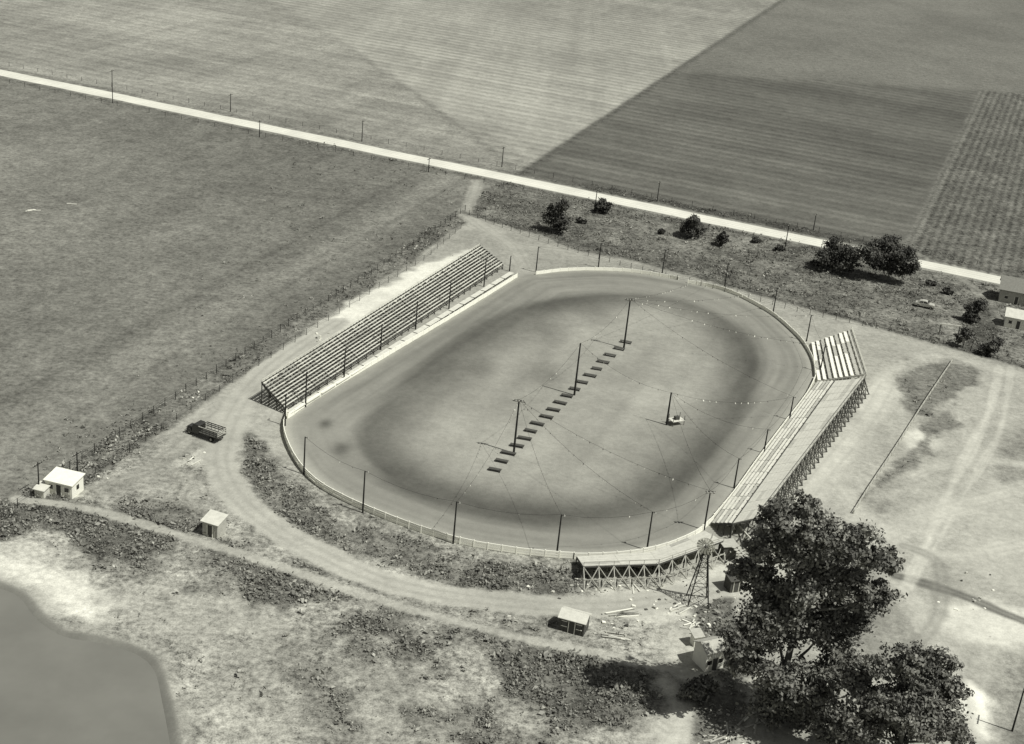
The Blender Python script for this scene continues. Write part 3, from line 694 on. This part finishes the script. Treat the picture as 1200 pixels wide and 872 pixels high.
# ------------------------------------------------------------------ lumber and rubble
def lumber(px,n,L,rot,spread,name='lumber_pile',m=None):
    x,y=G(*px); b=B()
    for i in range(n):
        a=rot+random.gauss(0,spread); c=Vector((x+random.uniform(-.9,.9),y+random.uniform(-.9,.9),.08+.07*(i//3))); d=Vector((math.cos(a),math.sin(a),0))*L*random.uniform(.3,.55)
        b.beam(c-d,c+d,.22,.06,m or random.choice([W_WHITE,W_PALE,W_GREY,W_GREY]))
    b.make(name,(x,y,0))
lumber((730,720),9,4.5,.35,.1); lumber((722,746),5,3.5,-.2,.15); lumber((795,712),6,3.5,.9,.4); lumber((225,541),3,3,1.2,.1); lumber((850,862),9,5,.6,.5); lumber((748,690),4,3,1.4,.5); lumber((812,735),5,3,.2,.5); lumber((880,845),6,4,1.2,.6)
lumber((870,665),6,3,.5,.8)
b=B()
for (u,v,su,sv,n) in [(790,705,60,22,80),(720,735,40,15,20),(830,735,22,22,40),(225,540,22,12,14),(845,860,30,15,35),(550,300,20,6,15),(380,395,20,6,15),(225,465,15,8,14),(680,680,40,10,24),(1140,700,40,30,14),(120,560,20,10,10),(700,690,60,8,30),(870,640,30,20,40)]:
    for i in range(n):
        x,y=G(random.gauss(u,su/2),random.gauss(v,sv/2)); s=random.uniform(.12,.42); 
        k=len(b.v); b.box((x,y,-.05),s,s*random.uniform(.5,1.4),s*random.uniform(.3,.8),random.choice([STONE,STONE,W_WHITE,W_DARK]),random.uniform(0,3))
        for q in range(k,len(b.v)): b.v[q]=tuple(b.v[q][c]+random.uniform(-.15,.15)*s for c in range(3))
b.make('rubble')
lumber((40,246),4,2.5,.3,.3,'loose_boards',W_WHITE); lumber((82,240),2,1.5,.3,.3,'loose_boards',W_WHITE)
# ------------------------------------------------------------------ vegetation
def tree(name,base,lobes,mt,leaf=.3,dens=1.0,seed=1,trunk_r=.5,clr=.22,thick=.8,grow=1.0):
    x,y=G(*base); rs=np.random.default_rng(seed); b=B(); o=Vector((x,y,0)); LV=[];SH=[]
    cen=[]
    for (u,v,r) in lobes:
        c=inplane(u,v,y); e=inplane(u+r*grow,v,y); R_=(e-c).length; c.z=max(c.z,R_*.7); cen.append((c,R_))
    ztop=max(c.z for c,_ in cen); mx=sum(c.x for c,_ in cen)/len(cen)
    npt=6; spine=[]
    for i in range(npt+1):
        t_=i/npt; spine.append(Vector((x+(mx-x)*t_*.7+math.sin(i*1.7+seed)*trunk_r*.7*t_,y+math.cos(i*2.1)*trunk_r*.6*t_,-.3+(ztop)*.85*t_)))
    for i in range(npt): b.cyl(spine[i],spine[i+1],trunk_r*(1-.85*i/npt)*(1.3 if i==0 else 1),trunk_r*(1-.85*(i+1)/npt),BARK,8)
    for c,R_ in cen:
        c=c+Vector((0,rs.uniform(-.7,.7)*R_*thick*1.4,0))
        st=min(spine[1:],key=lambda s:abs(s.z-(c.z-R_*1.1))); mid=st.lerp(c,.55)+Vector((0,0,-.08*(c-st).length))
        b.cyl(st,mid,trunk_r*.38,trunk_r*.24,BARK,6); b.cyl(mid,c,trunk_r*.24,trunk_r*.1,BARK,5)
        nc=int(26*dens*max(1,(R_/3.5))**2); ls=rs.uniform(.85,1.15)
        for k in range(nc):
            d=rs.normal(size=3); d/=np.linalg.norm(d); d[2]=d[2]*.9+.1
            rr=R_*(rs.random()**.4)*rs.uniform(.75,1.16)
            cc=np.array(c)+d*rr*np.array([1,thick,.95])
            if cc[2]<.4: cc[2]=.4+rs.random()*.6
            if k%4==0: b.cyl(c,Vector(cc),trunk_r*.06,trunk_r*.02,BARK,4)
            cr=R_*clr*rs.uniform(.5,1.35); nl=int(46*max(1,(cr/ (leaf*2.6)))**1.5)
            nl=min(nl,120)
            off=rs.normal(size=(nl,3))*cr*.62*np.array([1,1,.6]); pts=cc+off
            nb=off/(np.linalg.norm(off,axis=1)[:,None]+1e-6)*.5+d*.35+np.array([0,0,.5])
            LV.append(leaves(pts,leaf,nb,.62))
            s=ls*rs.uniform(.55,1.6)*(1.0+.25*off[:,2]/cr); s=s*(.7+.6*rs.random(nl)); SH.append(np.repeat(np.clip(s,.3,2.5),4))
    parent=link(bpy.data.objects.new(name,None)); parent.location=o
    tr=b.make('trunk_and_limbs',o); tr.parent=parent; tr.location=(0,0,0)
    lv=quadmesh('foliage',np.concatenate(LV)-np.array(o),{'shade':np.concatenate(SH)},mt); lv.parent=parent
    return parent
tree('cottonwood_tree',(905,850),[(908,603,24),(945,598,22),(962,628,34),(1003,636,30),(1034,653,21),(925,650,36),(892,690,31),(938,692,34),(978,685,42),(1020,692,24),(868,742,24),(912,735,40),(950,728,32),(974,742,38),(1005,730,22),(880,785,28),(930,792,40),(980,790,30),(898,825,28),(945,845,34),(862,768,15),(886,640,13),(960,665,30),(900,715,24)],LEAF,.25,1.5,3,.65,.25,.8,1.06)
tree('elm_tree',(1050,905),[(1005,798,25),(1035,775,23),(1062,765,22),(1098,788,25),(1050,810,36),(1118,815,18),(1000,835,28),(1085,830,32),(1045,860,36),(1122,860,18),(985,865,24),(1020,815,26),(1075,860,30),(1075,800,24)],LEAF,.24,1.5,9,.45,.25,.8,1.06)
def bush(name,base,lobes,seed,mt=LEAFD,tr=.18): return tree(name,base,lobes,mt,.26,1.2,seed,tr,.32,.9,1.15)
bush('hedgerow_tree',(652,273),[(652,246,9),(660,240,6),(648,258,10),(657,262,10)],21)
bush('hedgerow_tree',(705,249),[(703,243,6),(710,241,6),(706,238,5)],22)
bush('hedgerow_tree',(811,278),[(811,263,9),(806,268,7),(816,268,8),(812,257,6)],23)
bush('shrub',(846,288),[(846,281,6),(848,276,4)],24)
bush('hedgerow_tree',(985,318),[(968,299,10),(982,292,12),(998,296,12),(990,306,12),(975,307,10)],25)
bush('hedgerow_tree',(1040,331),[(1022,296,12),(1040,291,13),(1056,300,14),(1032,310,14),(1050,314,14),(1066,312,10),(1040,302,12)],26)
bush('yard_tree',(1142,378),[(1140,365,8),(1148,358,7),(1138,375,7)],27)
bush('yard_tree',(1128,408),[(1128,398,6),(1134,392,6)],28)
bush('yard_tree',(1160,415),[(1160,405,8),(1152,410,6),(1168,400,6)],29)
bush('shrub',(815,818),[(815,806,12),(828,812,12),(805,812,8)],30,LEAF)
bush('shrub',(775,275),[(775,272,3)],31)
for i,(u,v) in enumerate([(885,284),(912,294),(955,311),(1090,335),(1110,345),(960,318),(680,262)]):
    bush('shrub',(u,v),[(u,v-3,3.2),(u+4,v-2,2.6)],60+i)
def sample(n,box):
    xa=rng.uniform(box[0],box[1],n); ya=rng.uniform(box[2],box[3],n); return xa,ya
parts=[]
for n,bx,mul in ((150000,(-75,75,138,215),1.0),(150000,(-70,160,215,430),1.0)):
    xa,ya=sample(n,bx); t_,wd_,_,_,dp_,do_,hw_=fields(xa,ya)
    cl=sst(.38,.6,fbm(xa,ya,3.2,3,77))
    okh=(hw_<-4.5)|((hw_>5)&(hw_<13)&(t_<92))
    prob=np.clip((wd_-.5)*1.8,0,1)*np.clip((134-t_)/36,0.03,1)*(dp_>.8)*(do_>1.0)*okh*mul*(.25+.75*cl)
    k=rng.random(n)<prob*.8; parts.append((xa[k],ya[k],t_[k]))
xa=np.concatenate([p[0] for p in parts]); ya=np.concatenate([p[1] for p in parts]); ta=np.concatenate([p[2] for p in parts])
m=6; n=len(xa); r=rng.gamma(2.0,.13,n).clip(.1,.9)
C=np.stack([np.repeat(xa,m),np.repeat(ya,m),np.zeros(n*m)],1); rr=np.repeat(r,m)
off=rng.normal(size=(n*m,3))*.5; C[:,0]+=off[:,0]*rr; C[:,1]+=off[:,1]*rr; C[:,2]=np.abs(off[:,2])*rr*1.0+.05
sh=np.repeat(rng.uniform(.5,1.5,n)*np.clip(ta/105,.6,1.3),m)*rng.uniform(.7,1.3,n*m)
quadmesh('weeds',leaves(C,rr*.36+.04,np.array([0,0,.9]),.6),{'shade':np.repeat(sh,4)},WEEDM)
print('WEEDS',n,'GROUND',nx,ny)
